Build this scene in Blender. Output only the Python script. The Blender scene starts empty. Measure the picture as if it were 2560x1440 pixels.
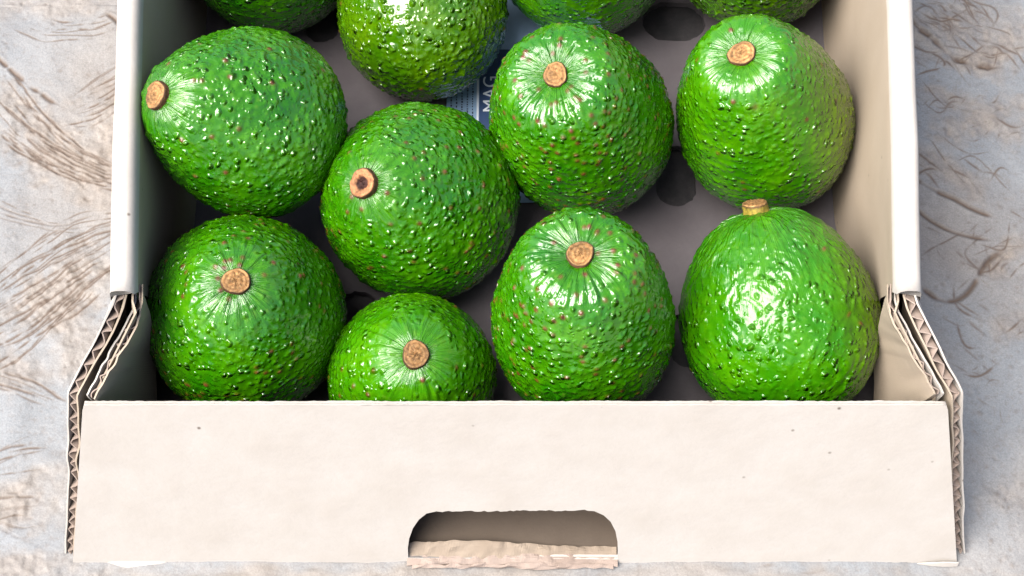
import bpy, bmesh, math, random
import numpy as np
from mathutils import Vector
R = math.radians
SC = bpy.context.scene
COL = SC.collection
random.seed(4)

# ------------------------------------------------------------------ camera
cam_d = bpy.data.cameras.new('camera')
cam_d.sensor_width = 36.0
cam_d.lens = 53.44
cam_d.clip_start = 0.02
cam_d.clip_end = 100.0
cam = bpy.data.objects.new('camera', cam_d)
cam.location = (0, 0, 0.508)
cam.rotation_euler = (R(26), 0, 0)
COL.objects.link(cam)
SC.camera = cam

# ------------------------------------------------------------------ sky, sun, exposure
SUN_ELEV, SUN_AZ = 58.0, 203.0          # azimuth of the sun: direction it stands in, degrees from +x
w = bpy.data.worlds.new('World'); SC.world = w
w.use_nodes = True
nt = w.node_tree
sky = nt.nodes.new('ShaderNodeTexSky')
sky.sky_type = 'NISHITA'
sky.sun_disc = False
sky.sun_elevation = R(SUN_ELEV)
sky.sun_rotation = R(90.0 - SUN_AZ)
sky.air_density = 0.7
sky.dust_density = 5.0
sky.ozone_density = 0.6
bg = nt.nodes['Background']
nt.links.new(sky.outputs[0], bg.inputs[0])
bg.inputs[1].default_value = 0.052
sun_d = bpy.data.lights.new('sun', 'SUN')
sun_d.energy = 1.5
sun_d.angle = R(50)
sun_d.color = (1.0, 0.975, 0.94)
sun = bpy.data.objects.new('sun', sun_d)
sv = Vector((math.cos(R(SUN_ELEV)) * math.cos(R(SUN_AZ)), math.cos(R(SUN_ELEV)) * math.sin(R(SUN_AZ)), math.sin(R(SUN_ELEV))))
sun.rotation_euler = sv.to_track_quat('Z', 'Y').to_euler()
sun.location = sv * 5
COL.objects.link(sun)
vs = SC.view_settings
vs.view_transform = 'Standard'; vs.look = 'None'; vs.gamma = 1.0
vs.exposure = 2.80

# ------------------------------------------------------------------ material helpers
def new_mat(name):
    m = bpy.data.materials.new(name); m.use_nodes = True
    return m, m.node_tree, m.node_tree.nodes['Principled BSDF']
def noise(nt, scale, detail=4, rough=0.55, co=None, dist=0.0):
    n = nt.nodes.new('ShaderNodeTexNoise')
    n.inputs['Scale'].default_value = scale; n.inputs['Detail'].default_value = detail
    n.inputs['Roughness'].default_value = rough; n.inputs['Distortion'].default_value = dist
    if co is not None: nt.links.new(co, n.inputs['Vector'])
    return n
def ramp(nt, fac, stops):
    r = nt.nodes.new('ShaderNodeValToRGB')
    el = r.color_ramp.elements
    while len(el) < len(stops): el.new(0.5)
    for e, (p, c) in zip(el, stops):
        e.position = p; e.color = (*c, 1) if len(c) == 3 else c
    nt.links.new(fac, r.inputs[0]); return r
def mix(nt, fac, a, b, mode='MIX'):
    m = nt.nodes.new('ShaderNodeMix'); m.data_type = 'RGBA'; m.blend_type = mode
    for sock, v in ((m.inputs[0], fac), (m.inputs[6], a), (m.inputs[7], b)):
        if isinstance(v, bpy.types.NodeSocket): nt.links.new(v, sock)
        elif isinstance(v, (int, float)): sock.default_value = v
        else: sock.default_value = (*v, 1)
    return m.outputs[2]
def bump(nt, h, strength, dist, prev=None):
    b = nt.nodes.new('ShaderNodeBump'); b.inputs['Strength'].default_value = strength; b.inputs['Distance'].default_value = dist
    nt.links.new(h, b.inputs['Height'])
    if prev is not None: nt.links.new(prev, b.inputs['Normal'])
    return b.outputs[0]
def attr(nt, name):
    a = nt.nodes.new('ShaderNodeAttribute'); a.attribute_name = name; return a
def coords(nt):
    return nt.nodes.new('ShaderNodeTexCoord').outputs['Object']

def kraft(name, base, dark, rough=0.75, speck=0.5):
    m, nt, p = new_mat(name)
    co = coords(nt)
    n1 = noise(nt, 55, 4, 0.6, co)
    n2 = noise(nt, 900, 3, 0.7, co)
    c = mix(nt, ramp(nt, n1.outputs[0], [(0.3, (0, 0, 0)), (0.72, (1, 1, 1))]).outputs[0], base, dark)
    c = mix(nt, ramp(nt, n2.outputs[0], [(0.35, (0.35,) * 3), (0.65, (0, 0, 0))]).outputs[0], c, dark)
    # little dark fibres of recycled pulp
    v = nt.nodes.new('ShaderNodeTexVoronoi'); v.inputs['Scale'].default_value = 150
    nt.links.new(co, v.inputs['Vector'])
    pick = nt.nodes.new('ShaderNodeMath'); pick.operation = 'LESS_THAN'
    sep = nt.nodes.new('ShaderNodeSeparateColor'); nt.links.new(v.outputs['Color'], sep.inputs[0])
    nt.links.new(sep.outputs[0], pick.inputs[0]); pick.inputs[1].default_value = 0.14
    near = ramp(nt, v.outputs['Distance'], [(0.04, (1, 1, 1)), (0.12, (0, 0, 0))])
    mul = nt.nodes.new('ShaderNodeMath'); mul.operation = 'MULTIPLY'
    nt.links.new(pick.outputs[0], mul.inputs[0]); nt.links.new(near.outputs[0], mul.inputs[1])
    mul2 = nt.nodes.new('ShaderNodeMath'); mul2.operation = 'MULTIPLY'; mul2.inputs[1].default_value = speck
    nt.links.new(mul.outputs[0], mul2.inputs[0])
    c = mix(nt, mul2.outputs[0], c, (0.0741, 0.0556, 0.0432))
    nt.links.new(c, p.inputs['Base Color'])
    p.inputs['Roughness'].default_value = rough
    p.inputs['Specular IOR Level'].default_value = 0.2
    b = bump(nt, n2.outputs[0], 0.12, 0.0004)
    b = bump(nt, n1.outputs[0], 0.25, 0.0015, b)
    nt.links.new(b, p.inputs['Normal'])
    return m
M_KRAFT = kraft('kraft_board', (0.304, 0.286, 0.262), (0.274, 0.252, 0.224), 0.75, 0.9)
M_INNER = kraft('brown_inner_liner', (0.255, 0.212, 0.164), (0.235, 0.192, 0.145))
M_FLAP = kraft('tan_flap_board', (0.185, 0.150, 0.115), (0.15, 0.118, 0.088))
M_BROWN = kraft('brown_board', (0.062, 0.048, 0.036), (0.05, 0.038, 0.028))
M_LINER = kraft('cut_board_edge', (0.2222, 0.1790, 0.1512), (0.1605, 0.1235, 0.1019), 0.85)
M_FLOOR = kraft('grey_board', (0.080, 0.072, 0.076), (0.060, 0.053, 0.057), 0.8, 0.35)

M_SLOT_SHADE = kraft('slot_shade_board', (0.050, 0.046, 0.047), (0.014, 0.014, 0.015), 0.8, 0.6)  # dark colour stands in for the shade below the floor slots

def skin_mat(name, deep, light, olive, tipc, spec=0.5, rough=0.085, pebble=1.0, reach=0.62, turns=10.0):
    m, nt, p = new_mat(name)
    def math_(op, a, b=None):
        n = nt.nodes.new('ShaderNodeMath'); n.operation = op
        for k, v in ((0, a), (1, b)):
            if v is None: continue
            if isinstance(v, bpy.types.NodeSocket): nt.links.new(v, n.inputs[k])
            else: n.inputs[k].default_value = v
        return n.outputs[0]
    co = coords(nt)
    a = attr(nt, 'marks')
    sep = nt.nodes.new('ShaderNodeSeparateColor'); nt.links.new(a.outputs['Color'], sep.inputs[0])
    pol = attr(nt, 'polar')                                   # cos, sin of the turn about the stem, and the way from it
    sp = nt.nodes.new('ShaderNodeSeparateXYZ'); nt.links.new(pol.outputs['Vector'], sp.inputs[0])
    nearr = ramp(nt, math_('MULTIPLY', sp.outputs[2], 30.0 if reach < 1 else 30.0 / reach), [(0.15, (1, 1, 1)), (min(reach, 1.0), (0, 0, 0))])
    nearr.color_ramp.interpolation = 'EASE'
    near = nearr.outputs[0]
    mp = nt.nodes.new('ShaderNodeMapping'); nt.links.new(pol.outputs['Vector'], mp.inputs[0])
    mp.inputs['Scale'].default_value = (turns, turns, 55.0)
    streak = noise(nt, 1.0, 3, 0.6, mp.outputs[0])
    n1 = noise(nt, 60, 3, 0.6, co)
    n2 = noise(nt, 420, 3, 0.65, co)
    warp = nt.nodes.new('ShaderNodeMix'); warp.data_type = 'RGBA'; warp.inputs[0].default_value = 0.0030
    nt.links.new(co, warp.inputs[6])
    n3 = noise(nt, 160, 2, 0.5, co); nt.links.new(n3.outputs['Color'], warp.inputs[7])
    def pebbles(scale, reach):
        v = nt.nodes.new('ShaderNodeTexVoronoi'); v.inputs['Scale'].default_value = scale; v.feature = 'F1'; v.inputs['Randomness'].default_value = 1.0
        nt.links.new(warp.outputs[2], v.inputs['Vector'])
        q = nt.nodes.new('ShaderNodeSeparateColor'); nt.links.new(v.outputs['Color'], q.inputs[0])
        pb = ramp(nt, v.outputs['Distance'], [(0.0, (1, 1, 1)), (reach, (0, 0, 0))]); pb.color_ramp.interpolation = 'EASE'
        amp = nt.nodes.new('ShaderNodeMapRange'); nt.links.new(q.outputs[0], amp.inputs[0])
        amp.inputs[1].default_value = 0.05; amp.inputs[2].default_value = 1.0; amp.inputs[3].default_value = 0.0; amp.inputs[4].default_value = 1.0
        return v, q, math_('MULTIPLY', amp.outputs[0], pb.outputs[0])
    v, vs_, big = pebbles(335, 0.48)
    _, _, small = pebbles(640, 0.48)
    patchy = ramp(nt, noise(nt, 95, 2, 0.5, co).outputs[0], [(0.34, (0.45,) * 3), (0.56, (1, 1, 1))])
    size = math_('ADD', big, math_('MULTIPLY', small, 0.2))
    size = math_('MULTIPLY', size, patchy.outputs[0])
    far = math_('SUBTRACT', 1.0, near)
    size = math_('MULTIPLY', size, math_('ADD', math_('MULTIPLY', far, 0.85), 0.15))
    c = mix(nt, ramp(nt, n1.outputs[0], [(0.32, (0, 0, 0)), (0.7, (1, 1, 1))]).outputs[0], deep, light)
    c = mix(nt, ramp(nt, n2.outputs[0], [(0.40, (0.5,) * 3), (0.62, (0, 0, 0))]).outputs[0], c, deep)
    c = mix(nt, sep.outputs[2], c, olive)
    dot = ramp(nt, v.outputs['Distance'], [(0.10, (1, 1, 1)), (0.26, (0, 0, 0))])
    some = ramp(nt, vs_.outputs[1], [(0.45, (0, 0, 0)), (0.55, (0.6,) * 3)])
    c = mix(nt, math_('MULTIPLY', math_('MULTIPLY', dot.outputs[0], some.outputs[0]), far), c, tipc)
    c = mix(nt, sep.outputs[1], c, tipc)
    c = mix(nt, sep.outputs[0], c, (0.0802, 0.0185, 0.0062))
    nt.links.new(c, p.inputs['Base Color'])
    r = nt.nodes.new('ShaderNodeMapRange'); r.inputs[3].default_value = rough; r.inputs[4].default_value = rough + 0.3
    nt.links.new(sep.outputs[0], r.inputs[0]); nt.links.new(r.outputs[0], p.inputs['Roughness'])
    sl = nt.nodes.new('ShaderNodeMapRange'); sl.inputs[3].default_value = spec; sl.inputs[4].default_value = 0.55
    nt.links.new(near, sl.inputs[0]); nt.links.new(sl.outputs[0], p.inputs['Specular IOR Level'])
    b = bump(nt, size, 1.0, 0.00215 * pebble)
    b = bump(nt, math_('MULTIPLY', streak.outputs[0], near), 1.0, 0.0013 if reach < 1 else 0.00092, b)
    b = bump(nt, n2.outputs[0], 0.12, 0.0006, b)
    nt.links.new(b, p.inputs['Normal'])
    # thin wax film, thickest round the stem
    nt.links.new(math_('MULTIPLY', near, 0.18), p.inputs['Coat Weight'])
    p.inputs['Coat Roughness'].default_value = 0.12
    p.inputs['Coat IOR'].default_value = 1.5
    cb = bump(nt, math_('MULTIPLY', streak.outputs[0], near), 1.0, 0.0010)
    nt.links.new(cb, p.inputs['Coat Normal'])
    return m
TIP = (0.0556, 0.1481, 0.0074)
M_GLOSS = skin_mat('avocado_skin_glossy', (0.011, 0.092, 0.0004), (0.040, 0.152, 0.0004), (0.080, 0.105, 0.002), TIP, 0.36, 0.17, 1.0, 1.9, 17.0)
M_SKIN = [skin_mat('avocado_skin_deep', (0.009, 0.082, 0.0004), (0.040, 0.154, 0.0004), (0.066, 0.10, 0.002), TIP, 0.6),
          skin_mat('avocado_skin_bright', (0.015, 0.102, 0.0004), (0.050, 0.168, 0.0004), (0.086, 0.11, 0.002), TIP, 0.6, 0.09, 0.85),
          skin_mat('avocado_skin_dull', (0.018, 0.074, 0.0005), (0.052, 0.118, 0.0005), (0.06, 0.08, 0.002), TIP, 0.55, 0.10, 1.1)]

def col_mat(name, rough, bs=0.3, scale=700):
    m, nt, p = new_mat(name)
    a = attr(nt, 'Col'); co = coords(nt)
    n = noise(nt, scale, 4, 0.65, co)
    c = mix(nt, ramp(nt, n.outputs[0], [(0.35, (0.55,) * 3), (0.65, (1.12, 1.12, 1.12))]).outputs[0], (0, 0, 0), a.outputs['Color'])
    nt.links.new(c, p.inputs['Base Color'])
    p.inputs['Roughness'].default_value = rough; p.inputs['Specular IOR Level'].default_value = 0.25
    nt.links.new(bump(nt, n.outputs[0], bs, 0.0006), p.inputs['Normal'])
    return m
M_STEM = col_mat('stem_wood', 0.7, 0.5, 1100)

def ground_mat():
    m, nt, p = new_mat('cement_screed')
    co = coords(nt)
    a = attr(nt, 'marks')
    sep = nt.nodes.new('ShaderNodeSeparateColor'); nt.links.new(a.outputs['Color'], sep.inputs[0])
    big = noise(nt, 11, 3, 0.5, co, 0.6)
    mid = noise(nt, 45, 5, 0.65, co, 0.3)
    fin = noise(nt, 380, 5, 0.7, co)
    cold = mix(nt, ramp(nt, mid.outputs[0], [(0.3, (0, 0, 0)), (0.7, (1, 1, 1))]).outputs[0], (0.118, 0.127, 0.135), (0.146, 0.153, 0.158))
    warm = mix(nt, ramp(nt, mid.outputs[0], [(0.3, (0, 0, 0)), (0.7, (1, 1, 1))]).outputs[0], (0.142, 0.110, 0.082), (0.175, 0.145, 0.114))
    c = mix(nt, ramp(nt, big.outputs[0], [(0.46, (0, 0, 0)), (0.66, (0.45,) * 3)]).outputs[0], cold, warm)
    c = mix(nt, sep.outputs[1], c, warm)
    c = mix(nt, ramp(nt, fin.outputs[0], [(0.34, (0.4,) * 3), (0.5, (0, 0, 0))]).outputs[0], c, (0.1019, 0.0883, 0.0784))
    c = mix(nt, ramp(nt, fin.outputs[0], [(0.62, (0, 0, 0)), (0.78, (0.5,) * 3)]).outputs[0], c, (0.2099, 0.2037, 0.1944))
    grain = noise(nt, 1500, 3, 0.7, co)
    c = mix(nt, 0.32, c, ramp(nt, grain.outputs[0], [(0.3, (0.42,) * 3), (0.7, (1.5, 1.5, 1.5))]).outputs[0], 'MULTIPLY')
    c = mix(nt, sep.outputs[0], c, (0.0648, 0.0444, 0.0309))
    nt.links.new(c, p.inputs['Base Color'])
    p.inputs['Roughness'].default_value = 0.6; p.inputs['Specular IOR Level'].default_value = 0.35
    b = bump(nt, fin.outputs[0], 0.35, 0.0008)
    b = bump(nt, mid.outputs[0], 0.25, 0.003, b)
    nt.links.new(b, p.inputs['Normal'])
    return m
M_GROUND = ground_mat()

def plain(name, c, rough=0.7, spec=0.2, var=0.15, scale=120):
    m, nt, p = new_mat(name)
    n = noise(nt, scale, 4, 0.6, coords(nt))
    d = tuple(x * (1 - var) for x in c)
    nt.links.new(mix(nt, n.outputs[0], c, d), p.inputs['Base Color'])
    p.inputs['Roughness'].default_value = rough; p.inputs['Specular IOR Level'].default_value = spec
    return m
M_PAPER = plain('newsprint', (0.24, 0.36, 0.52))
M_NAVY = plain('navy_print', (0.030, 0.062, 0.15), 0.6, 0.3, 0.5, 60)
M_WHITE = plain('white_print', (0.62, 0.66, 0.72))
M_INK = plain('black_print', (0.0370, 0.0494, 0.0802))

# ------------------------------------------------------------------ object helpers
def empty(name, loc, label, cat):
    o = bpy.data.objects.new(name, None); o.location = loc; o.empty_display_size = 0.02
    o['label'] = label; o['category'] = cat
    COL.objects.link(o); return o
def wloc(o):
    v = Vector(o.location)
    while o.parent: o = o.parent; v = v + Vector(o.location)
    return v
def link(name, me, mat, parent=None, smooth=False):
    o = bpy.data.objects.new(name, me)
    if mat is not None: me.materials.append(mat)
    if parent is not None:
        me.transform(__import__('mathutils').Matrix.Translation(-wloc(parent)))
        o.parent = parent
    if smooth: me.polygons.foreach_set('use_smooth', np.ones(len(me.polygons), bool))
    COL.objects.link(o); return o
def mesh(name, verts, faces):
    me = bpy.data.meshes.new(name)
    me.from_pydata([tuple(v) for v in verts], [], faces); me.update(); return me
def grid_mesh(name, P, wrap=False):
    """P: (n, m, 3) array; quads between neighbours; wrap closes the second axis."""
    n, m = P.shape[:2]
    idx = np.arange(n * m).reshape(n, m)
    if wrap: idx = np.concatenate([idx, idx[:, :1]], 1)
    q = np.stack([idx[:-1, :-1], idx[:-1, 1:], idx[1:, 1:], idx[1:, :-1]], -1).reshape(-1, 4)
    me = bpy.data.meshes.new(name)
    me.vertices.add(n * m); me.vertices.foreach_set('co', P.reshape(-1).astype(np.float32))
    me.loops.add(q.size); me.loops.foreach_set('vertex_index', q.reshape(-1).astype(np.int32))
    me.polygons.add(len(q)); me.polygons.foreach_set('loop_start', (np.arange(len(q)) * 4).astype(np.int32))
    try: me.polygons.foreach_set('loop_total', np.full(len(q), 4, np.int32))
    except Exception: pass
    me.update(calc_edges=True); me.validate(); return me
def set_col(me, name, rgb):
    a = me.color_attributes.new(name, 'FLOAT_COLOR', 'POINT')
    rgba = np.ones((len(rgb), 4), np.float32); rgba[:, :3] = rgb
    a.data.foreach_set('color', rgba.reshape(-1))
def slab(P, off):
    """closed slab from a grid of points and an offset (constant vector or grid)."""
    n, m = P.shape[:2]
    Q = P + off
    me_v = np.concatenate([P.reshape(-1, 3), Q.reshape(-1, 3)])
    idx = np.arange(n * m).reshape(n, m); k = n * m
    f = []
    for i in range(n - 1):
        for j in range(m - 1):
            a, b, c, d = idx[i, j], idx[i, j + 1], idx[i + 1, j + 1], idx[i + 1, j]
            f.append((a, b, c, d)); f.append((d + k, c + k, b + k, a + k))
    for j in range(m - 1):
        a, b = idx[0, j], idx[0, j + 1]; f.append((b, a, a + k, b + k))
        a, b = idx[-1, j], idx[-1, j + 1]; f.append((a, b, b + k, a + k))
    for i in range(n - 1):
        a, b = idx[i, 0], idx[i + 1, 0]; f.append((a, b, b + k, a + k))
        a, b = idx[i, -1], idx[i + 1, -1]; f.append((b, a, a + k, b + k))
    return me_v, [tuple(int(x) for x in t) for t in f]

rng = np.random.default_rng(11)
def sm1(n, k):
    """smooth 1-D noise in [-1, 1] with k knots"""
    y = rng.uniform(-1, 1, k + 3); t = np.linspace(0, k, n); i = t.astype(int); f = t - i; f = f * f * (3 - 2 * f)
    return y[i] * (1 - f) + y[i + 1] * f

# ------------------------------------------------------------------ ground
def smooth_noise2(X, Y, s, seed):
    g = np.random.default_rng(seed).uniform(-1, 1, (257, 257))
    x = (X / s) % 256; y = (Y / s) % 256
    xi = x.astype(int); yi = y.astype(int); fx = x - xi; fy = y - yi
    fx = fx * fx * (3 - 2 * fx); fy = fy * fy * (3 - 2 * fy)
    return (g[xi, yi] * (1 - fx) + g[xi + 1, yi] * fx) * (1 - fy) + (g[xi, yi + 1] * (1 - fx) + g[xi + 1, yi + 1] * fx) * fy
def make_ground():
    st = 0.00037
    fx = np.arange(0.135, 0.222, st)
    xs = np.concatenate([[-3, -1.5, -0.8, -0.45, -0.3, -0.25], -fx[::-1], np.linspace(-0.132, 0.132, 90), fx, [0.25, 0.3, 0.45, 0.8, 1.5, 3]])
    ys = np.concatenate([[-3, -1.5, -0.7, -0.3, -0.1, 0.0, 0.06, 0.1, 0.12], np.arange(0.128, 0.392, st), [0.40, 0.43, 0.5, 0.7, 1.0, 1.7, 3]])
    X, Y = np.meshgrid(xs, ys, indexing='ij')
    Z = 0.0005 * smooth_noise2(X + 5, Y + 5, 0.02, 1) + 0.00035 * smooth_noise2(X + 5, Y + 5, 0.007, 2)
    D = np.zeros_like(Z); Wm = np.zeros_like(Z)
    g = np.random.default_rng(8)
    def stamp(px, py, wd, depth, dark):
        # px, py dense polyline samples; wd, depth, dark may vary along it
        for x, y, w_, d_, k_ in zip(px, py, wd, depth, dark):
            if not (0.13 < abs(x) < 0.23 or y < 0.15): continue
            r = w_ * 3
            i0, i1 = np.searchsorted(xs, [x - r, x + r]); j0, j1 = np.searchsorted(ys, [y - r, y + r])
            if i1 <= i0 or j1 <= j0: continue
            d2 = (X[i0:i1, j0:j1] - x) ** 2 + (Y[i0:i1, j0:j1] - y) ** 2
            e = np.exp(-d2 / (2 * w_ * w_)); rim = np.exp(-(np.sqrt(d2) - 2.0 * w_) ** 2 / (w_ * w_))
            D[i0:i1, j0:j1] = np.maximum(D[i0:i1, j0:j1], k_ * e)
            Z[i0:i1, j0:j1] = np.minimum(Z[i0:i1, j0:j1] + 0.03 * d_ * rim, Z[i0:i1, j0:j1]) if False else Z[i0:i1, j0:j1] - 0.18 * d_ * e * (e > 0.2) + 0.02 * d_ * rim
    def curve(pts, wd=0.00024, depth=0.0006, dark=0.7, wob=0.0006, broken=0.12):
        pts = np.array(pts, float)
        t = np.linspace(0, len(pts) - 1, 60)
        # Catmull-Rom
        P = np.vstack([2 * pts[0] - pts[1], pts, 2 * pts[-1] - pts[-2]])
        i = np.minimum(t.astype(int), len(pts) - 2); f = (t - i)[:, None]
        p0, p1, p2, p3 = P[i], P[i + 1], P[i + 2], P[i + 3]
        c = 0.5 * (2 * p1 + (p2 - p0) * f + (2 * p0 - 5 * p1 + 4 * p2 - p3) * f ** 2 + (3 * p1 - p0 - 3 * p2 + p3) * f ** 3)
        L = np.concatenate([[0], np.cumsum(np.linalg.norm(np.diff(c, axis=0), axis=1))])
        n = max(4, int(L[-1] / 0.00035)); s = np.linspace(0, L[-1], n)
        x = np.interp(s, L, c[:, 0]); y = np.interp(s, L, c[:, 1])
        kn = max(2, int(L[-1] / 0.006))
        yv = g.uniform(-1, 1, kn + 2); tt = np.linspace(0, kn, n); ii = tt.astype(int); ff = tt - ii
        nz = yv[ii] * (1 - ff) + yv[ii + 1] * ff
        yv2 = g.uniform(0, 1, kn * 2 + 2); tt = np.linspace(0, kn * 2, n); ii = tt.astype(int); ff = tt - ii
        al = np.clip((yv2[ii] * (1 - ff) + yv2[ii + 1] * ff - broken) * 2.2, 0, 1)
        taper = np.clip(np.minimum(s, L[-1] - s) / 0.006, 0.15, 1)
        stamp(x, y + nz * wob, wd * (0.7 + 0.6 * al) * (0.5 + 0.5 * taper), depth * al * taper, np.minimum(1, 1.6 * dark * al * taper))
    def bundle(A, B, n, **kw):
        A = np.array(A, float); B = np.array(B, float)
        for k in range(n):
            t = (k + g.uniform(-0.4, 0.4)) / max(1, n - 1)
            tv = t + g.uniform(-0.10, 0.10, len(A))[:, None]
            C_ = A * (1 - tv) + B * tv
            a, b = sorted(g.uniform(0, 1, 2)); a *= 0.45; b = 1 - (1 - b) * 0.45
            u = np.linspace(a, b, 5) * (len(A) - 1)
            C_ = np.stack([np.interp(u, np.arange(len(A)), C_[:, q]) for q in (0, 1)], 1)
            k2 = dict(kw); k2['wd'] = kw.get('wd', 0.00021) * g.uniform(0.6, 1.5); k2['dark'] = kw.get('dark', 0.6) * g.uniform(0.6, 1.7)
            curve(C_, **k2)
    def tan(x, y, rx, ry, rot, k):
        c, s = math.cos(rot), math.sin(rot)
        u = ((X - x) * c + (Y - y) * s) / rx; v = (-(X - x) * s + (Y - y) * c) / ry
        nn = 0.45 * smooth_noise2(X + 3, Y + 3, 0.009, 21) + 0.3 * smooth_noise2(X + 3, Y + 3, 0.003, 22)
        Wm[:] = np.maximum(Wm, k * np.clip(1.3 - np.sqrt(u * u + v * v) + nn, 0, 1))
    # --- left of the box: sweeping trowel arcs over tan smears
    bundle([(-0.205, .352), (-.186, .326), (-.168, .309), (-.145, .297)], [(-0.21, .318), (-.19, .303), (-.168, .293), (-.145, .288)], 26, dark=0.62, wd=0.00022)
    bundle([(-.176, .333), (-.163, .347), (-.152, .352), (-.14, .357)], [(-.178, .318), (-.163, .320), (-.152, .329), (-.14, .336)], 14, dark=0.6)
    bundle([(-.205, .290), (-.186, .279), (-.170, .276), (-.145, .283)], [(-.206, .280), (-.186, .274), (-.165, .270), (-.145, .274)], 6, dark=0.4)
    bundle([(-.200, .247), (-.182, .266), (-.165, .278), (-.143, .283)], [(-.196, .210), (-.178, .222), (-.160, .240), (-.143, .258)], 34, dark=0.62, wd=0.00022)
    bundle([(-.196, .218), (-.182, .214), (-.170, .209), (-.155, .200)], [(-.196, .208), (-.184, .208), (-.172, .203), (-.155, .198)], 7, dark=0.45)
    bundle([(-.198, .374), (-.185, .368), (-.172, .368), (-.155, .374)], [(-.205, .366), (-.190, .358), (-.165, .360), (-.150, .366)], 6, dark=0.5)
    bundle([(-.190, .182), (-.180, .186), (-.172, .190), (-.162, .193)], [(-.190, .172), (-.180, .175), (-.172, .177), (-.162, .177)], 7, dark=0.45)
    bundle([(-.185, .170), (-.178, .168), (-.170, .171), (-.160, .168)], [(-.185, .152), (-.178, .156), (-.170, .152), (-.160, .155)], 10, dark=0.35)
    curve([(-.21, .355), (-.199, .343), (-.186, .333), (-.176, .327)], 0.0006, 0.0008, 0.8, broken=0.05)
    curve([(-.17, .375), (-.16, .368), (-.153, .355), (-.147, .345)], 0.0006, 0.0008, 0.8, broken=0.1)
    for (x, y, rx, ry, ro, k) in [(-.182, .312, .034, .013, -.75, .75), (-.152, .316, .016, .022, -.2, .7), (-.165, .246, .030, .014, .75, .8), (-.183, .215, .02, .010, .2, .6), (-.176, .165, .022, .013, .2, .7), (-.158, .222, .016, .012, .5, .6), (-.185, .376, .03, .008, .1, .5), (-.168, .142, .03, .006, 0, .6)]:
        tan(x, y, rx, ry, ro, k)
    # --- right of the box: rougher scuffs, short crossing scars
    for (cx, cy, sx_, sy_, n, ang, ln) in [(.178, .368, .024, .013, 90, -.7, .014), (.165, .345, .012, .010, 22, -.8, .012), (.186, .352, .014, .012, 26, -.2, .014), (.160, .325, .008, .012, 26, -.6, .007), (.176, .328, .014, .007, 20, .1, .01), (.170, .299, .016, .010, 24, -.75, .016), (.190, .315, .008, .010, 14, .2, .01), (.160, .27, .006, .006, 8, -.5, .006), (.178, .262, .014, .012, 22, .75, .02), (.172, .235, .014, .010, 16, -.6, .014), (.168, .214, .012, .008, 20, -.5, .012), (.186, .226, .008, .012, 12, .5, .01), (.165, .196, .010, .006, 8, -.6, .008)]:
        for _ in range(int(n * .62)):
            x = cx + g.normal() * sx_ * .6; y = cy + g.normal() * sy_ * .6; a = ang + g.normal() * .4; l = ln * g.uniform(.35, 1.7)
            dx, dy = math.cos(a) * l / 2, math.sin(a) * l / 2; bx, by = -dy * g.normal() * .6, dx * g.normal() * .6
            curve([(x - dx, y - dy), (x + bx, y + by), (x + dx, y + dy)], g.uniform(.00014, .0003), g.uniform(.0001, .0005), g.uniform(.35, 1.0), broken=.1)
    curve([(.150, .250), (.158, .243), (.168, .245), (.178, .258), (.186, .264)], 0.0006, 0.0008, 0.8, broken=0.05)
    curve([(.150, .286), (.160, .276), (.172, .270), (.182, .268)], 0.0005, 0.0008, 0.7, broken=0.05)
    curve([(.152, .297), (.164, .289), (.176, .281), (.186, .276)], 0.0006, 0.0008, 0.8, broken=0.05)
    curve([(.157, .376), (.168, .362), (.180, .349), (.196, .346)], 0.0008, 0.001, 0.7, broken=0.05)
    for k in range(26):
        x = g.uniform(.15, .205); y = g.uniform(.14, .385); a = g.uniform(-1, 1); l = g.uniform(.003, .012)
        curve([(x, y), (x + math.cos(a) * l / 2, y + math.sin(a) * l / 2 + g.normal() * .001), (x + math.cos(a) * l, y + math.sin(a) * l)], .0003, .0004, g.uniform(.2, .6))
    for (x, y, rx, ry, ro, k) in [(.172, .367, .035, .013, -.3, .5), (.19, .35, .014, .010, 0, .8), (.185, .321, .022, .010, .1, .7), (.168, .333, .014, .006, -.2, .6), (.168, .298, .016, .006, -.75, .6), (.184, .260, .012, .005, .8, .8), (.186, .232, .012, .008, .3, .6), (.172, .168, .012, .006, .2, .4)]:
        tan(x, y, rx, ry, ro, k)
    # --- in front: faint scratches, pits
    for k in range(34):
        x = g.uniform(-.17, .17); y = g.uniform(.131, .146); a = g.choice([g.normal() * .3, 1.5 + g.normal() * .3]); l = g.uniform(.002, .009)
        curve([(x, y), (x + math.cos(a) * l / 2, y + math.sin(a) * l / 2 + g.normal() * .0006), (x + math.cos(a) * l, y + math.sin(a) * l)], .0004, .0004, g.uniform(.2, .6))
    tan(.178, .366, .036, .016, -.3, .7); tan(-.06, .138, .12, .007, 0, .7); tan(.05, .138, .09, .006, 0, .6)
    # grit and pits
    for k in range(900):
        x = g.uniform(.14, .215) * g.choice([-1, 1]); y = g.uniform(.13, .388); s = g.uniform(.0003, .0007)
        stamp([x], [y], [s], [g.uniform(-.0012, .001)], [g.uniform(0, .45)])
    Z += Wm * (0.0008 * smooth_noise2(X + 4, Y + 4, 0.0045, 31) + 0.0005 * smooth_noise2(X + 4, Y + 4, 0.0018, 32))
    P = np.stack([X, Y, Z], -1)
    me = grid_mesh('ground', P)
    marks = np.stack([np.clip(D, 0, 1), 0.8 * np.clip(Wm, 0, 1), np.zeros_like(D)], -1).reshape(-1, 3)
    set_col(me, 'marks', marks)
    o = link('ground', me, M_GROUND, None, True)
    o['kind'] = 'structure'
    o['label'] = 'blue grey cement floor with tan smears and trowel scratches'
make_ground()

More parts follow.
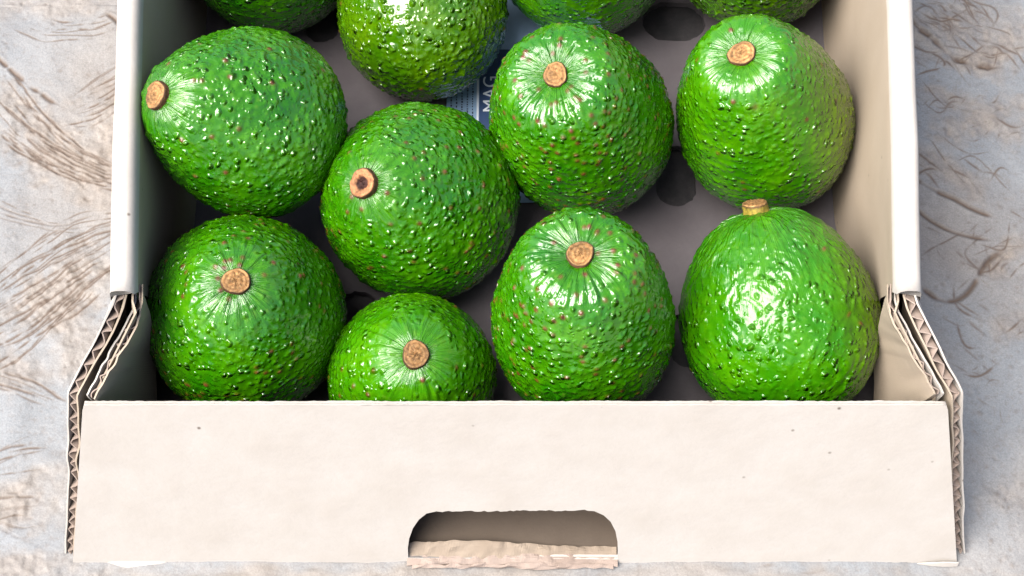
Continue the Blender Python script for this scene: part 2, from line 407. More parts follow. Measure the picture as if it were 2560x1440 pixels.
# ------------------------------------------------------------------ cardboard box
X0 = 0.001
box = empty('cardboard_box', (X0, 0.28, 0), 'open pale kraft cardboard carton holding green avocados, with a hand hole in its front', 'carton')
TOPZ, FY, BY = 0.07, 0.1736, 0.1437              # front panel: top height, y at top, y at foot
TW, BW = 0.1336, 0.151                           # its half widths at top and foot

def ip(y, tab): return np.interp(y, [a for a, _ in tab], [b for _, b in tab])
RO = [(.201, .1236), (.308, .1334), (.45, .1416)]
RI = [(.201, .1154), (.308, .1250), (.45, .1325)]
BI = [(.15, .1450), (.195, .1310), (.273, .1198), (.365, .1235), (.45, .127)]

def cap_wall(sx, name):
    ys = np.linspace(0.2005, 0.432, 40)
    rows = []
    wob = sm1(40, 9) * 0.0004
    for i, y in enumerate(ys):
        ro, ri, bi = ip(y, RO) + wob[i], ip(y, RI) + wob[i] * .6, ip(y, BI)
        bo = max(bi, ri) + 0.0085
        zt = 0.0950 + 0.0004 * math.sin(y * 50)
        prof = [(bo, 0.0), (bo * .5 + ro * .5, 0.045), (ro, zt - 0.004), (ro - .0003, zt - .0018), (ro - .0011, zt - .0005), (ro - .0024, zt),
                (ri + .0030, zt + .0001), (ri + .0014, zt - .0006), (ri + .0004, zt - .0022), (ri, zt - .005)]
        for z in np.linspace(zt - .012, .0062, 12):
            t = (zt - z) / zt
            prof.append((ri + (bi - ri) * t ** 1.15, z))
        row = []
        for k, (px, z) in enumerate(prof):
            yy = y
            if i == 0 and k >= 9: yy = y + min(0.018, (zt - z) * 0.42)      # the turned-in flap is cut on a slant
            if i == 1 and k >= 9: yy = max(y, 0.2005 + min(0.018, (zt - z) * 0.42) + .002)
            if i == 2 and k >= 9: yy = max(y, 0.2005 + min(0.018, (zt - z) * 0.42) + .004)
            if i in (3, 4) and k >= 9: yy = max(y, 0.2005 + min(0.018, (zt - z) * 0.42) + .003 * i - .002)
            row.append((X0 + sx * px, yy, z))
        rows.append(row)
    P = np.array(rows)
    v = P.reshape(-1, 3); n, m = P.shape[:2]
    idx = np.arange(n * m).reshape(n, m)
    f = [(int(idx[i, j]), int(idx[i, j + 1]), int(idx[i + 1, j + 1]), int(idx[i + 1, j])) for i in range(n - 1) for j in range(m - 1)]
    # front end of the rolled-over rim: a thin closing lip down to 12 mm, then open
    lipv = list(map(tuple, v))
    a = [int(idx[0, k]) for k in range(2, 10)]
    f.append(tuple(a))
    me = mesh(name, lipv, f)
    o = link(name, me, M_KRAFT, box, True)
    me.materials.append(M_INNER)
    ids = np.zeros(len(me.polygons), np.int32)
    cols = np.tile(np.arange(m - 1), n - 1)
    ids[:len(cols)] = (cols >= 9).astype(np.int32)
    me.polygons.foreach_set('material_index', ids)
    return o

def edge_path(pts, n):
    pts = np.array(pts, float)
    L = np.concatenate([[0], np.cumsum(np.linalg.norm(np.diff(pts, axis=0), axis=1))])
    s = np.linspace(0, L[-1], n)
    return np.stack([np.interp(s, L, pts[:, k]) for k in range(3)], 1), L[-1]

def flared_layer(sx, parent, E_pts, G_pts, T, wob, crush, name):
    """a corrugated sheet standing between its cut edge E and the line G: two liners with a fluted medium between"""
    n = 90
    E, L = edge_path(E_pts, n); G, _ = edge_path(G_pts, n)
    for k in (0, 1, 2): E[:, k] += sm1(n, 14) * wob * np.clip(np.linspace(-.6, 6, n), 0, 1)
    E[-1, 2] = max(E[-1, 2], 0.0006)
    d = G - E
    tan_ = np.gradient(E, axis=0); tan_ /= np.linalg.norm(tan_, axis=1)[:, None]
    nn = np.cross(d / (np.linalg.norm(d, axis=1)[:, None] + 1e-9), tan_)
    nn *= -np.sign(nn[:, :1]); nn /= np.linalg.norm(nn, axis=1)[:, None]      # points inward (-x of the left-hand half-width frame)
    kk = np.ones(9) / 9
    nn = np.stack([np.convolve(np.pad(nn[:, q], 4, mode='edge'), kk, 'valid') for q in range(3)], 1)
    Tn = T * (1 + crush * sm1(n, 10))
    def sheet(o0, o1):
        s = np.array([0, .04, .12, .3, .6, 1.0])
        P = E[:, None] + d[:, None] * s[None, :, None]
        off = nn[:, None] * (o1 - o0)[:, None, None]
        v, f = slab(P + nn[:, None] * o0[:, None, None], np.broadcast_to(off, P.shape))
        return v, f
    def fin(v):
        v = np.array(v, float).copy(); v[:, 0] = X0 + sx * v[:, 0]; return v
    t = 0.00055
    v, f = sheet(np.zeros(n), np.full(n, t))
    root = link(name, mesh(name, fin(v), f), M_KRAFT, parent)
    v, f = sheet(Tn - t, Tn)
    link('inner_liner', mesh('inner_liner', fin(v), f), M_INNER, parent)
    # fluted medium
    N = int(L / 0.0027); m = N * 6 + 1
    s = np.linspace(0, 1, m) * (n - 1); i = np.minimum(s.astype(int), n - 2); fr = (s - i)[:, None]
    Es = E[i] * (1 - fr) + E[i + 1] * fr; ds = d[i] * (1 - fr) + d[i + 1] * fr; ns = nn[i] * (1 - fr) + nn[i + 1] * fr
    Ts = Tn[i] * (1 - fr[:, 0]) + Tn[i + 1] * fr[:, 0]
    ph = np.linspace(0, N * math.pi, m) + sm1(m, N) * 1.15
    tri = np.arcsin(np.sin(ph) * 0.97) / (math.pi / 2)
    amp = (Ts / 2 - t - 0.0001) * (1 + 0.3 * sm1(m, N))
    o = Ts / 2 + np.clip(tri * amp * 1.05, -amp, amp)
    dl = ds / (np.linalg.norm(ds, axis=1)[:, None] + 1e-9)
    depth = np.minimum(0.014, np.linalg.norm(ds, axis=1) * 0.95 + 1e-4)
    st = np.stack([Es + ns * o[:, None] + dl * (0.0003 + 0.0002 * np.abs(sm1(m, N))[:, None]) + dl * 0 , Es + ns * o[:, None] + dl * (depth * .5)[:, None], Es + ns * o[:, None] + dl * depth[:, None]], 1)
    tg = np.gradient(Es, axis=0); tg /= np.linalg.norm(tg, axis=1)[:, None]
    do = np.gradient(o); dsn = np.linalg.norm(np.gradient(Es, axis=0), axis=1)
    perp = (ns * dsn[:, None] - tg * do[:, None]); perp /= np.linalg.norm(perp, axis=1)[:, None]
    v, f = slab(st, np.broadcast_to((perp * 0.00038)[:, None], st.shape))
    link('fluting', mesh('fluting', fin(v), f), M_LINER, parent)
    # dark closing web deep inside so the channels end
    return root

for sx in (-1, 1):
    wall = cap_wall(sx, 'side_wall')
    ol = bpy.data.objects.new('outer_layer', None)
    # outer layer: chamfer down from the rim, then down the front corner to the ground
    flared_layer(sx, wall, [(.1216, .2020, .0915), (.1225, .1985, .0905), (.1385, .1770, .0715), (.1400, .1735, .0640), (.1465, .1610, .033), (.1543, .1465, .0008)],
                 [(.1225, .2065, .0900), (.1240, .2065, .0860), (.1270, .2065, .0700), (.1300, .2065, .05), (.1345, .2065, .025), (.1385, .2065, .0)], 0.0040, 0.00035, 0.12, 'outer_liner')
    flared_layer(sx, wall, [(.1172, .2020, .0850), (.1180, .1985, .0848), (.1328, .1765, .0712), (.1325, .1763, .0690)],
                 [(.1170, .2065, .0880), (.1180, .2065, .0830), (.1235, .2065, .0400), (.1270, .1800, .0070)], 0.0034, 0.00022, 0.12, 'outer_liner')

# inner wall panel below the chamfer (inside face of the inner layer, down to the floor)
for sx in (-1, 1):
    s = np.linspace(0, 1, 14); z = np.linspace(0, 1, 10)
    P = np.zeros((14, 10, 3))
    for i, a in enumerate(s):
        ytop = .1775 + a * (.2200 - .1775); ybot = .1660 + a * (.2200 - .1660)
        if ytop < .198: xt, zt = np.interp(ytop, [.1765, .1985], [.1295, .1136]), np.interp(ytop, [.1765, .1985], [.0690, .0880])
        else: xt, zt = ip(max(ytop, .2), RI) + .0003, .088
        xb = ip(ybot, BI) + .0016
        for j, b in enumerate(z):
            y = ytop + (ybot - ytop) * b
            P[i, j] = (X0 + sx * (xt + (xb - xt) * b + .0012), y, zt + (.0045 - zt) * b)
    v, f = slab(P, np.array([sx * 0.0006, 0, 0]))
    link('side_lining', mesh('side_lining', v, f), M_INNER, box)

# floor with ventilation slots
def filled_curve(name, loops, thick, z=0.0):
    cu = bpy.data.curves.new(name, 'CURVE'); cu.dimensions = '2D'; cu.fill_mode = 'BOTH'
    for lp in loops:
        sp = cu.splines.new('POLY'); sp.points.add(len(lp) - 1)
        for q, (x, y) in zip(sp.points, lp): q.co = (x, y, 0, 1)
        sp.use_cyclic_u = True
    cu.extrude = thick / 2
    o = bpy.data.objects.new(name, cu); COL.objects.link(o)
    dg = bpy.context.evaluated_depsgraph_get()
    me = bpy.data.meshes.new_from_object(o.evaluated_get(dg))
    bpy.data.objects.remove(o); bpy.data.curves.remove(cu)
    me.name = name
    return me
def slot(cx, cy, rx, ry, n=36, rag=0.0003):
    """rounded slot, half extents rx, ry"""
    r = min(rx, ry); pts = []
    for k in range(n):
        a = 2 * math.pi * k / n
        x, y = math.cos(a) * r, math.sin(a) * r
        x += math.copysign(rx - r, x) if abs(x) > 1e-9 else 0; y += math.copysign(ry - r, y) if abs(y) > 1e-9 else 0
        pts.append((cx + x + random.uniform(-rag, rag), cy + y + random.uniform(-rag, rag)))
    return pts
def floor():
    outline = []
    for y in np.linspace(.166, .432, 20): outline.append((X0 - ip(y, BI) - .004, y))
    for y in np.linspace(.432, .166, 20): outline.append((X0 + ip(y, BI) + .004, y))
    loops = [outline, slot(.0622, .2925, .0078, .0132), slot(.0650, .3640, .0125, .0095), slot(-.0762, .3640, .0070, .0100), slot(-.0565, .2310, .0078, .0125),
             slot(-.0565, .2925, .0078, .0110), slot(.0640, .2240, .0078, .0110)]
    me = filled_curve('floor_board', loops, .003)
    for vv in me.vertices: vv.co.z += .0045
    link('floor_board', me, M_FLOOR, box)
floor()
P = np.array([[(X0 + x, y, .0016) for y in np.linspace(.168, .43, 12)] for x in np.linspace(-.112, .112, 10)])  # added sheet under the floor, coloured dark so the slots look shaded
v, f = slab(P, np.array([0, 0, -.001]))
link('slot_shade_sheet', mesh('slot_shade_sheet', v, f), M_SLOT_SHADE, box)

# front panel, sloping out towards its foot; hand hole and torn rim are cut from it
def fpoint(x, v, off=0.0):
    """x: across, as a real half-width; v: 0 at the top edge, 1 at the foot; off: in front of the sheet"""
    nrm = Vector((0, -TOPZ, FY - BY)).normalized()
    p = Vector((X0 + x, FY + (BY - FY) * v, TOPZ * (1 - v))) + nrm * off
    return p
def ragged_line(x0, x1, n, base, amp):
    out = []
    e = sm1(n, max(3, n // 9)) * amp * .5
    for i in range(n):
        x = x0 + (x1 - x0) * i / (n - 1)
        out.append((x, base + e[i] + random.uniform(-amp, amp) * .35))
    return out
S_ = 0.0762                                        # slope length of the panel
def panel_mesh(name, loops, thick, off, bits=None):
    me = filled_curve(name, loops, thick)
    for vv in me.vertices:
        x, y, z = vv.co
        vv.co = fpoint(x, y / S_, off + z)
    return me
hole = [(-.0366, .968), (-.0364, .90), (-.0356, .83), (-.0340, .765), (-.0318, .708), (-.0290, .670), (-.0258, .650)]
hole = [(x, v * S_) for x, v in hole]
top_edge = ragged_line(-.0240, .0240, 46, .650 * S_, .0009)
right = [(.0262, .652), (.0294, .680), (.0318, .722), (.0336, .785), (.0346, .86), (.0349, .93), (.0350, .978)]
hole_loop = [(x + random.uniform(-.0003, .0003), y + random.uniform(-.0003, .0003)) for x, y in hole] + top_edge + [(x, v * S_) for x, v in right]
NB = 60
def outline(top, amp):
    lp = ragged_line(-TW + .0004, TW - .0004, 230, top * S_, amp)
    rt = [(TW + (BW - TW) * t, t * S_) for t in np.linspace(.03, 1.0, 20)]
    bt = ragged_line(BW - .002, -BW + .002, 160, 1.004 * S_, .0007)
    lt = [(-(TW + (BW - TW) * t), t * S_) for t in np.linspace(1.0, .03, 20)]
    return lp + rt + bt + lt
front = link('front_panel', panel_mesh('front_panel', [outline(.0, .0003), hole_loop], .0006, 0.0), M_KRAFT, box)
hole2 = [(x * 1.006 + random.uniform(-.0003, .0003), y - .0004 + random.uniform(-.0004, .0004)) for x, y in hole_loop]
torn = link('torn_edge', panel_mesh('torn_edge', [outline(-.004, .0004), hole2], .0008, -.0008), M_KRAFT, front)
# the cut-out flap of the hand hole, folded and crumpled along its foot
def flap(name, prof, x0, x1, amp, mat, thick, topv):
    n = 90; xs = np.linspace(x0, x1, n); P = np.zeros((n, len(prof), 3))
    nz = [sm1(n, 16 + 5 * k) for k in range(len(prof))]; nz2 = [sm1(n, 12 + 4 * k) for k in range(len(prof))]
    for i, x in enumerate(xs):
        tt = topv((x - x0) / (x1 - x0))
        for k, (vv, off) in enumerate(prof):
            q = k / (len(prof) - 1)
            P[i, k] = fpoint(x, vv + (tt - prof[-1][0]) * q + nz[k][i] * amp / S_, off + nz2[k][i] * amp * 1.2)
    v, f = slab(P, np.array([0, thick, 0]))
    return link(name, mesh(name, v, f), mat, front)
flap('folded_flap', [(1.0, .0008), (.985, .0008), (.97, .0), (.955, -.001), (.93, -.002), (.92, -.0030)], -.0362, .0347, .0003, M_FLAP, .0006,
     lambda t: .940 - .034 * math.exp(-((t - .30) / .28) ** 2) + .018 * t)
flap('crumpled_lip', [(1.008, .0008), (1.0, .0018), (.990, .0020), (.980, .0012), (.972, .0000), (.968, -.0016)], -.0368, .0350, .00035, M_LINER, .0005,
     lambda t: .966 - .008 * math.sin(t * 3.1) + .012 * t)
flap('crumpled_lip', [(1.014, .0016), (1.006, .0026), (1.0, .0028), (.995, .0024)], -.0350, .0335, .00045, M_LINER, .0005,
     lambda t: .990 - .006 * math.sin(t * 3.1))

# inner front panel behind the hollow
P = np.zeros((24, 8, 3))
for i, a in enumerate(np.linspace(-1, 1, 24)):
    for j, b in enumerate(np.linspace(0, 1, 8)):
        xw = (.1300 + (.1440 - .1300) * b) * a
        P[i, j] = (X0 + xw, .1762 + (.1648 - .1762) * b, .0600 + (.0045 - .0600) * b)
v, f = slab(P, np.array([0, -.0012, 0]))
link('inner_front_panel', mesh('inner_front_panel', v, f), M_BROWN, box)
P = np.array([[(X0 + a * (.1500 - .0075 * b), .1450 + .0205 * b, 0.0011) for b in np.linspace(0, 1, 6)] for a in np.linspace(-1, 1, 20)])
v, f = slab(P, np.array([0, 0, -.0006]))
link('bottom_flap', mesh('bottom_flap', v, f), M_BROWN, box)
# end wall at the back
P = np.zeros((2, 2, 3))
for i, a in enumerate((-1, 1)):
    for j, z in enumerate((.094, .0)):
        P[i, j] = (X0 + a * .1345, .4335, z)
v, f = slab(P, np.array([0, .004, 0]))
link('end_wall', mesh('end_wall', v, f), M_INNER, box)

# small lifted strip and folded corner at the foot of the front panel
n = 30; P = np.zeros((n, 4, 3))
for i, t in enumerate(np.linspace(0, 1, n)):
    x = -.139 + .020 * t; h = math.sin(t * math.pi)
    for k in range(4): P[i, k] = fpoint(x, .992 + .008 * k * (.4 + .6 * h), .0004 + .0016 * h * (k / 3))
v, f = slab(P, np.array([0, .0004, -.0002]))
link('lifted_strip', mesh('lifted_strip', v, f), M_KRAFT, front)
n = 16; P = np.zeros((n, 4, 3))
for i, t in enumerate(np.linspace(0, 1, n)):
    x = .1375 + .0135 * t; h = math.sin(t * math.pi * .7)
    for k in range(4): P[i, k] = fpoint(x, 1.004 - .028 * (k / 3) * h, .0008 + .0012 * h)
v, f = slab(P, np.array([0, .0004, 0]))
link('folded_corner', mesh('folded_corner', v, f), M_KRAFT, front)

# ------------------------------------------------------------------ newspaper on the carton floor
NEWS = empty('newspaper', (.008, .33, .0062), 'blue printed newspaper sheet with white capitals on navy, lying under the avocados', 'newspaper')
nx, ny = 30, 40
P = np.zeros((nx, ny, 3))
for i, x in enumerate(np.linspace(-.0255, .0400, nx)):
    for j, y in enumerate(np.linspace(.2805, .4250, ny)):
        P[i, j] = (x, y, .00635 + .00025 * math.sin(x * 190 + y * 60) + .0002 * math.sin(y * 140))
sheet_z = lambda x, y: .00635 + .00025 * math.sin(x * 190 + y * 60) + .0002 * math.sin(y * 140)
v, f = slab(P, np.array([0, 0, .00012]))
link('sheet', mesh('sheet', v, f), M_PAPER, NEWS)
def print_patch(name, x0, x1, y0, y1, mat, dz, k=14):
    P = np.array([[(x, y, sheet_z(x, y) + dz) for y in np.linspace(y0, y1, k)] for x in np.linspace(x0, x1, k)])
    v, f = slab(P, np.array([0, 0, .00004])); return link(name, mesh(name, v, f), mat, NEWS)
print_patch('printed_band', -.0128, .030, .2945, .3500, M_NAVY, .00018)
print_patch('printed_rule', -.0138, -.0130, .2850, .3560, M_WHITE, .00018)
print_patch('printed_band', -.004, .030, .3020, .3055, M_PAPER, .00024)
fc = bpy.data.curves.new('letters', 'FONT'); fc.body = 'MAG'; fc.size = .0078; fc.extrude = .00003; fc.space_character = 1.02
to = bpy.data.objects.new('letters', fc); COL.objects.link(to)
me = bpy.data.meshes.new_from_object(to.evaluated_get(bpy.context.evaluated_depsgraph_get()))
bpy.data.objects.remove(to); bpy.data.curves.remove(fc)
for vv in me.vertices:
    x, y = vv.co.x, vv.co.y
    wx, wy = -.0060 - y, .3205 + x
    vv.co = (wx, wy, sheet_z(wx, wy) + .00026 + vv.co.z)
link('letters', me, M_WHITE, NEWS)
v, f = [], []
for col in range(5):
    xx = -.0240 + col * .0021
    y = .284
    while y < .356:
        l = random.uniform(.0004, .0011); hh = random.uniform(.0004, .0007)
        n0 = len(v)
        for (a, b) in ((0, 0), (hh, 0), (hh, l), (0, l)): v.append((xx + a, y + b, sheet_z(xx + a, y + b) + .0002))
        f.append((n0, n0 + 1, n0 + 2, n0 + 3)); y += l + random.uniform(.0003, .0007)
fp = link('fine_print', mesh('fine_print', v, f), M_INK, NEWS); fp['kind'] = 'stuff'

# ------------------------------------------------------------------ avocados
def avocado(name, c, a, Rr, L, k, mat, seed, label, cork=.03, tip=.25, stretch=1.0, relief=1.0, olive=None, spot=None, wrinkle=0.0, nu=190, nv=360, side=False, stem=None, blunt=.12):
    g = np.random.default_rng(seed)
    c = np.array(c, float); a = np.array(a, float); a /= np.linalg.norm(a)
    e1 = np.cross(a, [0, 0, 1.0]); e1 /= np.linalg.norm(e1); e2 = np.cross(a, e1)
    uu = np.concatenate([np.linspace(0, .05, 400)[:-1] ** 2 / .05, np.linspace(.05, math.pi, 4000)])
    fr = np.abs(np.sin(uu)) ** (1 - blunt * np.clip(np.cos(uu), 0, 1)) * (1 - k * np.cos(uu) - .04 * np.cos(uu) ** 2)
    mx = fr.max(); fr = fr / mx * Rr
    fa = np.concatenate([[0], np.cumsum(np.hypot(np.diff(fr), np.diff(np.cos(uu) * L / 2)))])
    a0 = np.interp(math.pi if side else 1.95, uu, fa)
    t = np.interp(np.linspace(0, a0, nu if side else nu - 26), fa, uu)
    if not side: t = np.concatenate([t, np.linspace(1.95, math.pi, 27)[1:]])
    t[0] = 1e-7; t[-1] = math.pi - 1e-3
    ph = np.arange(nv) / nv * 2 * math.pi
    x = np.cos(t); bl = 1 - blunt * np.clip(x, 0, 1); r0 = np.sin(t) ** bl * (1 - k * x - .04 * x * x)
    ax = x * L / 2; rr = Rr * r0 / mx
    ax = ax - .0014 * np.exp(-(rr / .0065) ** 2) * (x > 0)                   # dimple round the stem
    # lopsided lumps
    T, PH = np.meshgrid(t, ph, indexing='ij')
    lump = np.zeros_like(T)
    for q in range(9):
        m_ = g.integers(1, 5); n_ = g.integers(1, 6)
        lump += np.cos(m_ * PH + g.uniform(0, 6.28)) * np.sin(n_ * T + g.uniform(0, 6.28)) * np.sin(T) / (1.2 + .5 * m_ * n_)
    lump2 = np.zeros_like(T)
    for q in range(16):
        m_ = g.integers(5, 14); n_ = g.integers(4, 12)
        lump2 += np.cos(m_ * PH + g.uniform(0, 6.28)) * np.sin(n_ * T + g.uniform(0, 6.28)) * np.sin(T) / 16
    Rad = np.ones_like(T) * rr[:, None] * (1 + .018 * lump)
    Pl = np.stack([Rad * np.cos(PH), Rad * np.sin(PH), np.broadcast_to(ax[:, None], T.shape)], -1)
    d1 = np.gradient(Pl, axis=0); d2 = np.roll(Pl, -1, 1) - np.roll(Pl, 1, 1)
    N = np.cross(d1, d2); N /= np.linalg.norm(N, axis=2)[..., None] + 1e-12
    sgn = np.sign((N * (Pl - np.array([0, 0, 0]))).sum(2).mean()); N *= sgn
    H = lump2 * .0009 * relief
    marks = np.zeros(T.shape + (3,))
    arc = np.concatenate([[0], np.cumsum(np.hypot(np.diff(ax), np.diff(rr)))])
    dists = []
    # bumps: rings of jittered sites
    s = .0062
    while s < arc[-1] - .002:
        u0 = np.interp(s, arc, t); rad = np.interp(s, arc, rr)
        near = math.exp(-((s - .005) / .0095) ** 2)
        dsp = .0021 + .0003 * g.random()
        cnt = max(6, int(2 * math.pi * rad / (dsp * (1 - .38 * near))))
        off = g.uniform(0, 6.28)
        if u0 < 2.6 or side:
            for j in range(cnt):
                if g.random() < .25: continue
                p0 = off + (j + g.uniform(-.38, .38)) / cnt * 2 * math.pi
                s0 = s + g.uniform(-.4, .4) * dsp
                el = 1 + 3.2 * near * stretch + wrinkle * g.uniform(.2, 2.2)
                sa = .00062 * g.uniform(.75, 1.3) * el; sc = .00062 * g.uniform(.8, 1.35) * (1 - .30 * near)
                h = g.choice([1, 1, 1, 1.7]) * g.uniform(.00018, .00040) * relief * (1 - .45 * near)
                i0, i1 = np.searchsorted(arc, [s0 - 2.8 * sa, s0 + 2.8 * sa])
                if i1 - i0 < 1: continue
                rl = max(rad, .003)
                jw = int(2.8 * max(sc, .0004) / rl / (2 * math.pi) * nv) + 1
                jc = int(round(p0 / (2 * math.pi) * nv))
                J = np.arange(jc - jw, jc + jw + 1)
                dc = (J / nv * 2 * math.pi - p0)[None, :] * rr[i0:i1, None]
                da = (arc[i0:i1] - s0)[:, None]
                tw = wrinkle * .9 * math.sin(p0 * 7 + s0 * 300)
                dc = dc + tw * da
                e = np.exp(-(da * da / (2 * sa * sa) + dc * dc / (2 * sc * sc)))
                Jm = J % nv
                H[i0:i1][:, Jm] += h * e
                rnd = g.random()
                if rnd < cork * (1 - .3 * near):
                    e2_ = np.exp(-((da * da) / (2 * .00052 ** 2) + dc * dc / (2 * .00052 ** 2)))
                    sub = marks[i0:i1, :, 0]; sub[:, Jm] = np.maximum(sub[:, Jm], np.clip(e2_ * 1.5, 0, 1) * g.uniform(.6, 1))
                    H[i0:i1][:, Jm] += .00018 * e2_
                elif rnd < cork + tip:
                    e2_ = np.exp(-((da * da) / (2 * (.00036 * (1 + 1.2 * near)) ** 2) + dc * dc / (2 * .00034 ** 2)))
                    sub = marks[i0:i1, :, 1]; sub[:, Jm] = np.maximum(sub[:, Jm], np.clip(e2_ * 1.1, 0, 1) * g.uniform(.25, .75))
        s += dsp * .86
    Pl = Pl + N * H[..., None]
    W = Pl[..., 0:1] * e1 + Pl[..., 1:2] * e2 + Pl[..., 2:3] * a
    if olive is not None:
        dv = np.array(olive[:3], float); dv /= np.linalg.norm(dv)
        al = (W @ dv) / Rr
        marks[..., 2] = np.clip((al - olive[3]) * 1.8 + .25 * lump2, 0, 1) * olive[4]
    if spot is not None:
        dd = W + c - np.array(spot[:3]); d2_ = (dd * dd).sum(-1)
        marks[..., 0] = np.maximum(marks[..., 0], np.clip(1.6 * np.exp(-d2_ / (2 * spot[3] ** 2)), 0, 1))
    base = Vector((c[0], c[1], c[2] - 0.0))
    me = grid_mesh(name, W, True)
    set_col(me, 'marks', marks.reshape(-1, 3))
    pa = me.attributes.new('polar', 'FLOAT_VECTOR', 'POINT')
    pa.data.foreach_set('vector', np.stack([np.cos(PH), np.sin(PH), np.broadcast_to(arc[:, None], T.shape)], -1).reshape(-1).astype(np.float32))
    o = bpy.data.objects.new('avocado', me); me.materials.append(mat)
    o.location = base
    me.polygons.foreach_set('use_smooth', np.ones(len(me.polygons), bool))
    o['label'] = label; o['category'] = 'avocado'; o['group'] = 'green avocados in the carton'
    COL.objects.link(o)
    if stem: make_stem(o, a, e1, e2, L / 2, g, **stem)
    return o

def make_stem(o, a, e1, e2, top, g, r=.0043, h=.0011, hollow=0.0, green=0.0, tilt=0.0, tone=1.0, wedge=0.0):
    nv = 40
    ph = np.arange(nv) / nv * 2 * math.pi
    prof = [(r * 1.10, -.0030, 0), (r * 1.06, -.0004, 0), (r * 1.02, h * .35, 0), (r * 1.03, h * .62, 0), (r * .99, h * .88, 1), (r * .93, h * 1.0, 2), (r * .84, h * 1.02, 2),
            (r * .74, h * .98, 2), (r * .64, h * 1.03, 2), (r * .52, h * .98, 2), (r * .40, h * 1.0, 2), (r * .27, h * 1.04, 2), (r * .14, h * 1.02, 2), (r * .004, h * 1.03, 2)]
    wob = 1 + .06 * np.cos(2 * ph + g.uniform(0, 6)) + .04 * np.cos(3 * ph + g.uniform(0, 6)) + .015 * np.cos(7 * ph + g.uniform(0, 6)) + g.normal(0, .008, nv)
    P = np.zeros((len(prof), nv, 3)); C = np.zeros((len(prof), nv, 3))
    side_c = np.array([.12, .055, .022]); face_c = np.array([.38, .215, .080]); ring_c = np.array([.20, .08, .02]); rim_c = np.array([.07, .03, .012])
    for i, (rr, z, kind) in enumerate(prof):
        zz = z + (g.normal(0, .00016, nv) + .0003 * sm1(nv, 7) if kind == 2 else 0)
        q = rr / r
        if hollow and kind == 2: zz = zz - hollow * np.exp(-(q / .42) ** 4) * (1 + .3 * np.cos(ph * 2 + 1))
        xx, yy = rr * wob * np.cos(ph), rr * wob * np.sin(ph)
        zz = zz + wedge * xx / r * (z > 0)
        P[i, :, 0], P[i, :, 1], P[i, :, 2] = xx, yy, zz
        if kind == 0: col = side_c if green == 0 else np.array([.42, .36, .03]) * green + side_c * (1 - green)
        elif kind == 1: col = rim_c
        else:
            ring = .5 + .5 * math.sin(q * 19 + g.uniform(-.4, .4))
            col = face_c * (1 - .75 * ring) + ring_c * .75 * ring
            if hollow and q < .42: col = np.array([.06, .022, .016])
            elif hollow: col = np.array([.40, .18, .075])
        C[i] = col * 0.62 * tone * np.clip(1 + g.normal(0, .16, nv) + .3 * sm1(nv, 9), .25, 1.5)[:, None] * (1 + .16 * np.cos(ph + 2.2))[:, None]
    if tilt: P[..., 2] += P[..., 1] * tilt * (P[..., 2:3][..., 0] > 0)
    W = P[..., 0:1] * e1 + P[..., 1:2] * e2 + (P[..., 2:3] + top - .0006) * a
    me = grid_mesh('stem', W, True)
    set_col(me, 'Col', np.clip(C, 0, 1).reshape(-1, 3))
    s = bpy.data.objects.new('stem', me); me.materials.append(M_STEM); s.parent = o
    me.polygons.foreach_set('use_smooth', np.ones(len(me.polygons), bool))
    COL.objects.link(s)

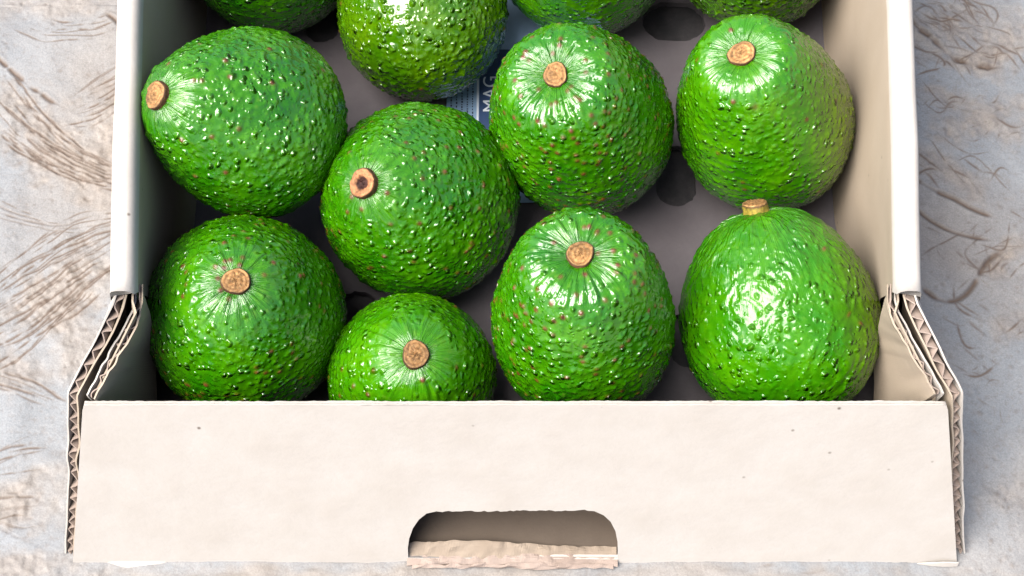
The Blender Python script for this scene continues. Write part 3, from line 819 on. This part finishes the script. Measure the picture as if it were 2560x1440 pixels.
D, B, U = M_SKIN
avocado('avocado', (-.0928, .2762, .0718), (-.549, -.257, .795), .0324, .0735, .30, D, 1, 'avocado leaning on the left carton wall, its stem pointing at that wall', .02, .18, stretch=1.5, stem=dict(h=.0013))
avocado('avocado', (-.0902, .2163, .0458), (.113, -.189, .975), .0341, .0805, .22, D, 2, 'avocado in the front left corner of the carton with red brown pimples', .07, .16, stretch=1.2, stem=dict(r=.0042))
avocado('avocado', (-.0350, .2602, .0456), (-.334, -.35, .875), .0348, .0788, .30, D, 3, 'avocado with a hollow ring shaped stem, in the middle of the carton', .05, .22, relief=1.1, stem=dict(r=.0046, h=.0020, hollow=.0015))
avocado('avocado', (-.0332, .1975, .0375), (.09, -.201, .975), .0282, .0640, .20, B, 4, 'smallest avocado, half hidden behind the front panel above the hand hole', .012, .15, stretch=1.5, relief=.9, stem=dict(r=.0043, h=.0010, tone=.85))
avocado('avocado', (.0242, .2898, .0490), (-.23, -.19, .954), .0322, .0870, .12, D, 5, 'heavily red speckled avocado beside the newspaper, behind the other speckled one', .13, .2, stretch=1.3, relief=1.1, blunt=.62, stem=dict(r=.0041, tone=1.1))
avocado('avocado', (.0235, .2105, .0505), (-.06, .05, .995), .0301, .0900, .06, D, 6, 'pear shaped red speckled avocado standing behind the front panel, stem up', .12, .2, stretch=1.3, relief=1.15, blunt=.62, stem=dict(r=.0043))
avocado('avocado', (.0890, .2940, .0485), (-.30, -.08, .95), .0318, .0865, .22, B, 7, 'smooth bright avocado by the right wall with olive flank and one brown nick', .012, .2, relief=.85, stretch=1.2, olive=(1, .05, .15, .35, .8), spot=(.0800, .2745, .0830, .0009), blunt=.64, stem=dict(r=.0044, tone=1.15))
avocado('avocado', (.0901, .2165, .0412), (-.219, .82, .53), .0333, .0750, .07, M_GLOSS, 8, 'avocado lying in the front right corner with its short stem pointing away', .008, .14, relief=.8, olive=(1, .1, .1, .45, .85), wrinkle=.9, nu=230, nv=360, side=True, stem=dict(r=.0042, h=.0030, green=.5, tilt=.2, tone=1.0))
avocado('avocado', (-.0342, .3521, .0371), (-.032, .997, -.076), .0317, .0808, .17, U, 9, 'rough skinned avocado lying blunt end forward behind the hollow stemmed one', .012, .42, relief=1.2, nu=210, nv=340, side=True)
avocado('avocado', (-.0918, .3696, .0476), (.035, -.453, .891), .0328, .0858, .17, D, 10, 'avocado cut off by the top of the photo, beside the left wall', .01, .2, nu=170, nv=300, stem=dict())
avocado('avocado', (.0267, .3695, .0493), (-.064, -.445, .893), .0348, .0889, .17, B, 11, 'smooth avocado cut off by the top of the photo, over the newspaper', .004, .15, relief=.7, nu=170, nv=300, stem=dict())
avocado('avocado', (.0937, .3712, .0452), (-.123, -.489, .863), .0315, .0813, .17, U, 12, 'dark pebbly avocado cut off by the top of the photo, beside the right wall', .006, .35, relief=1.4, nu=190, nv=340, stem=dict())
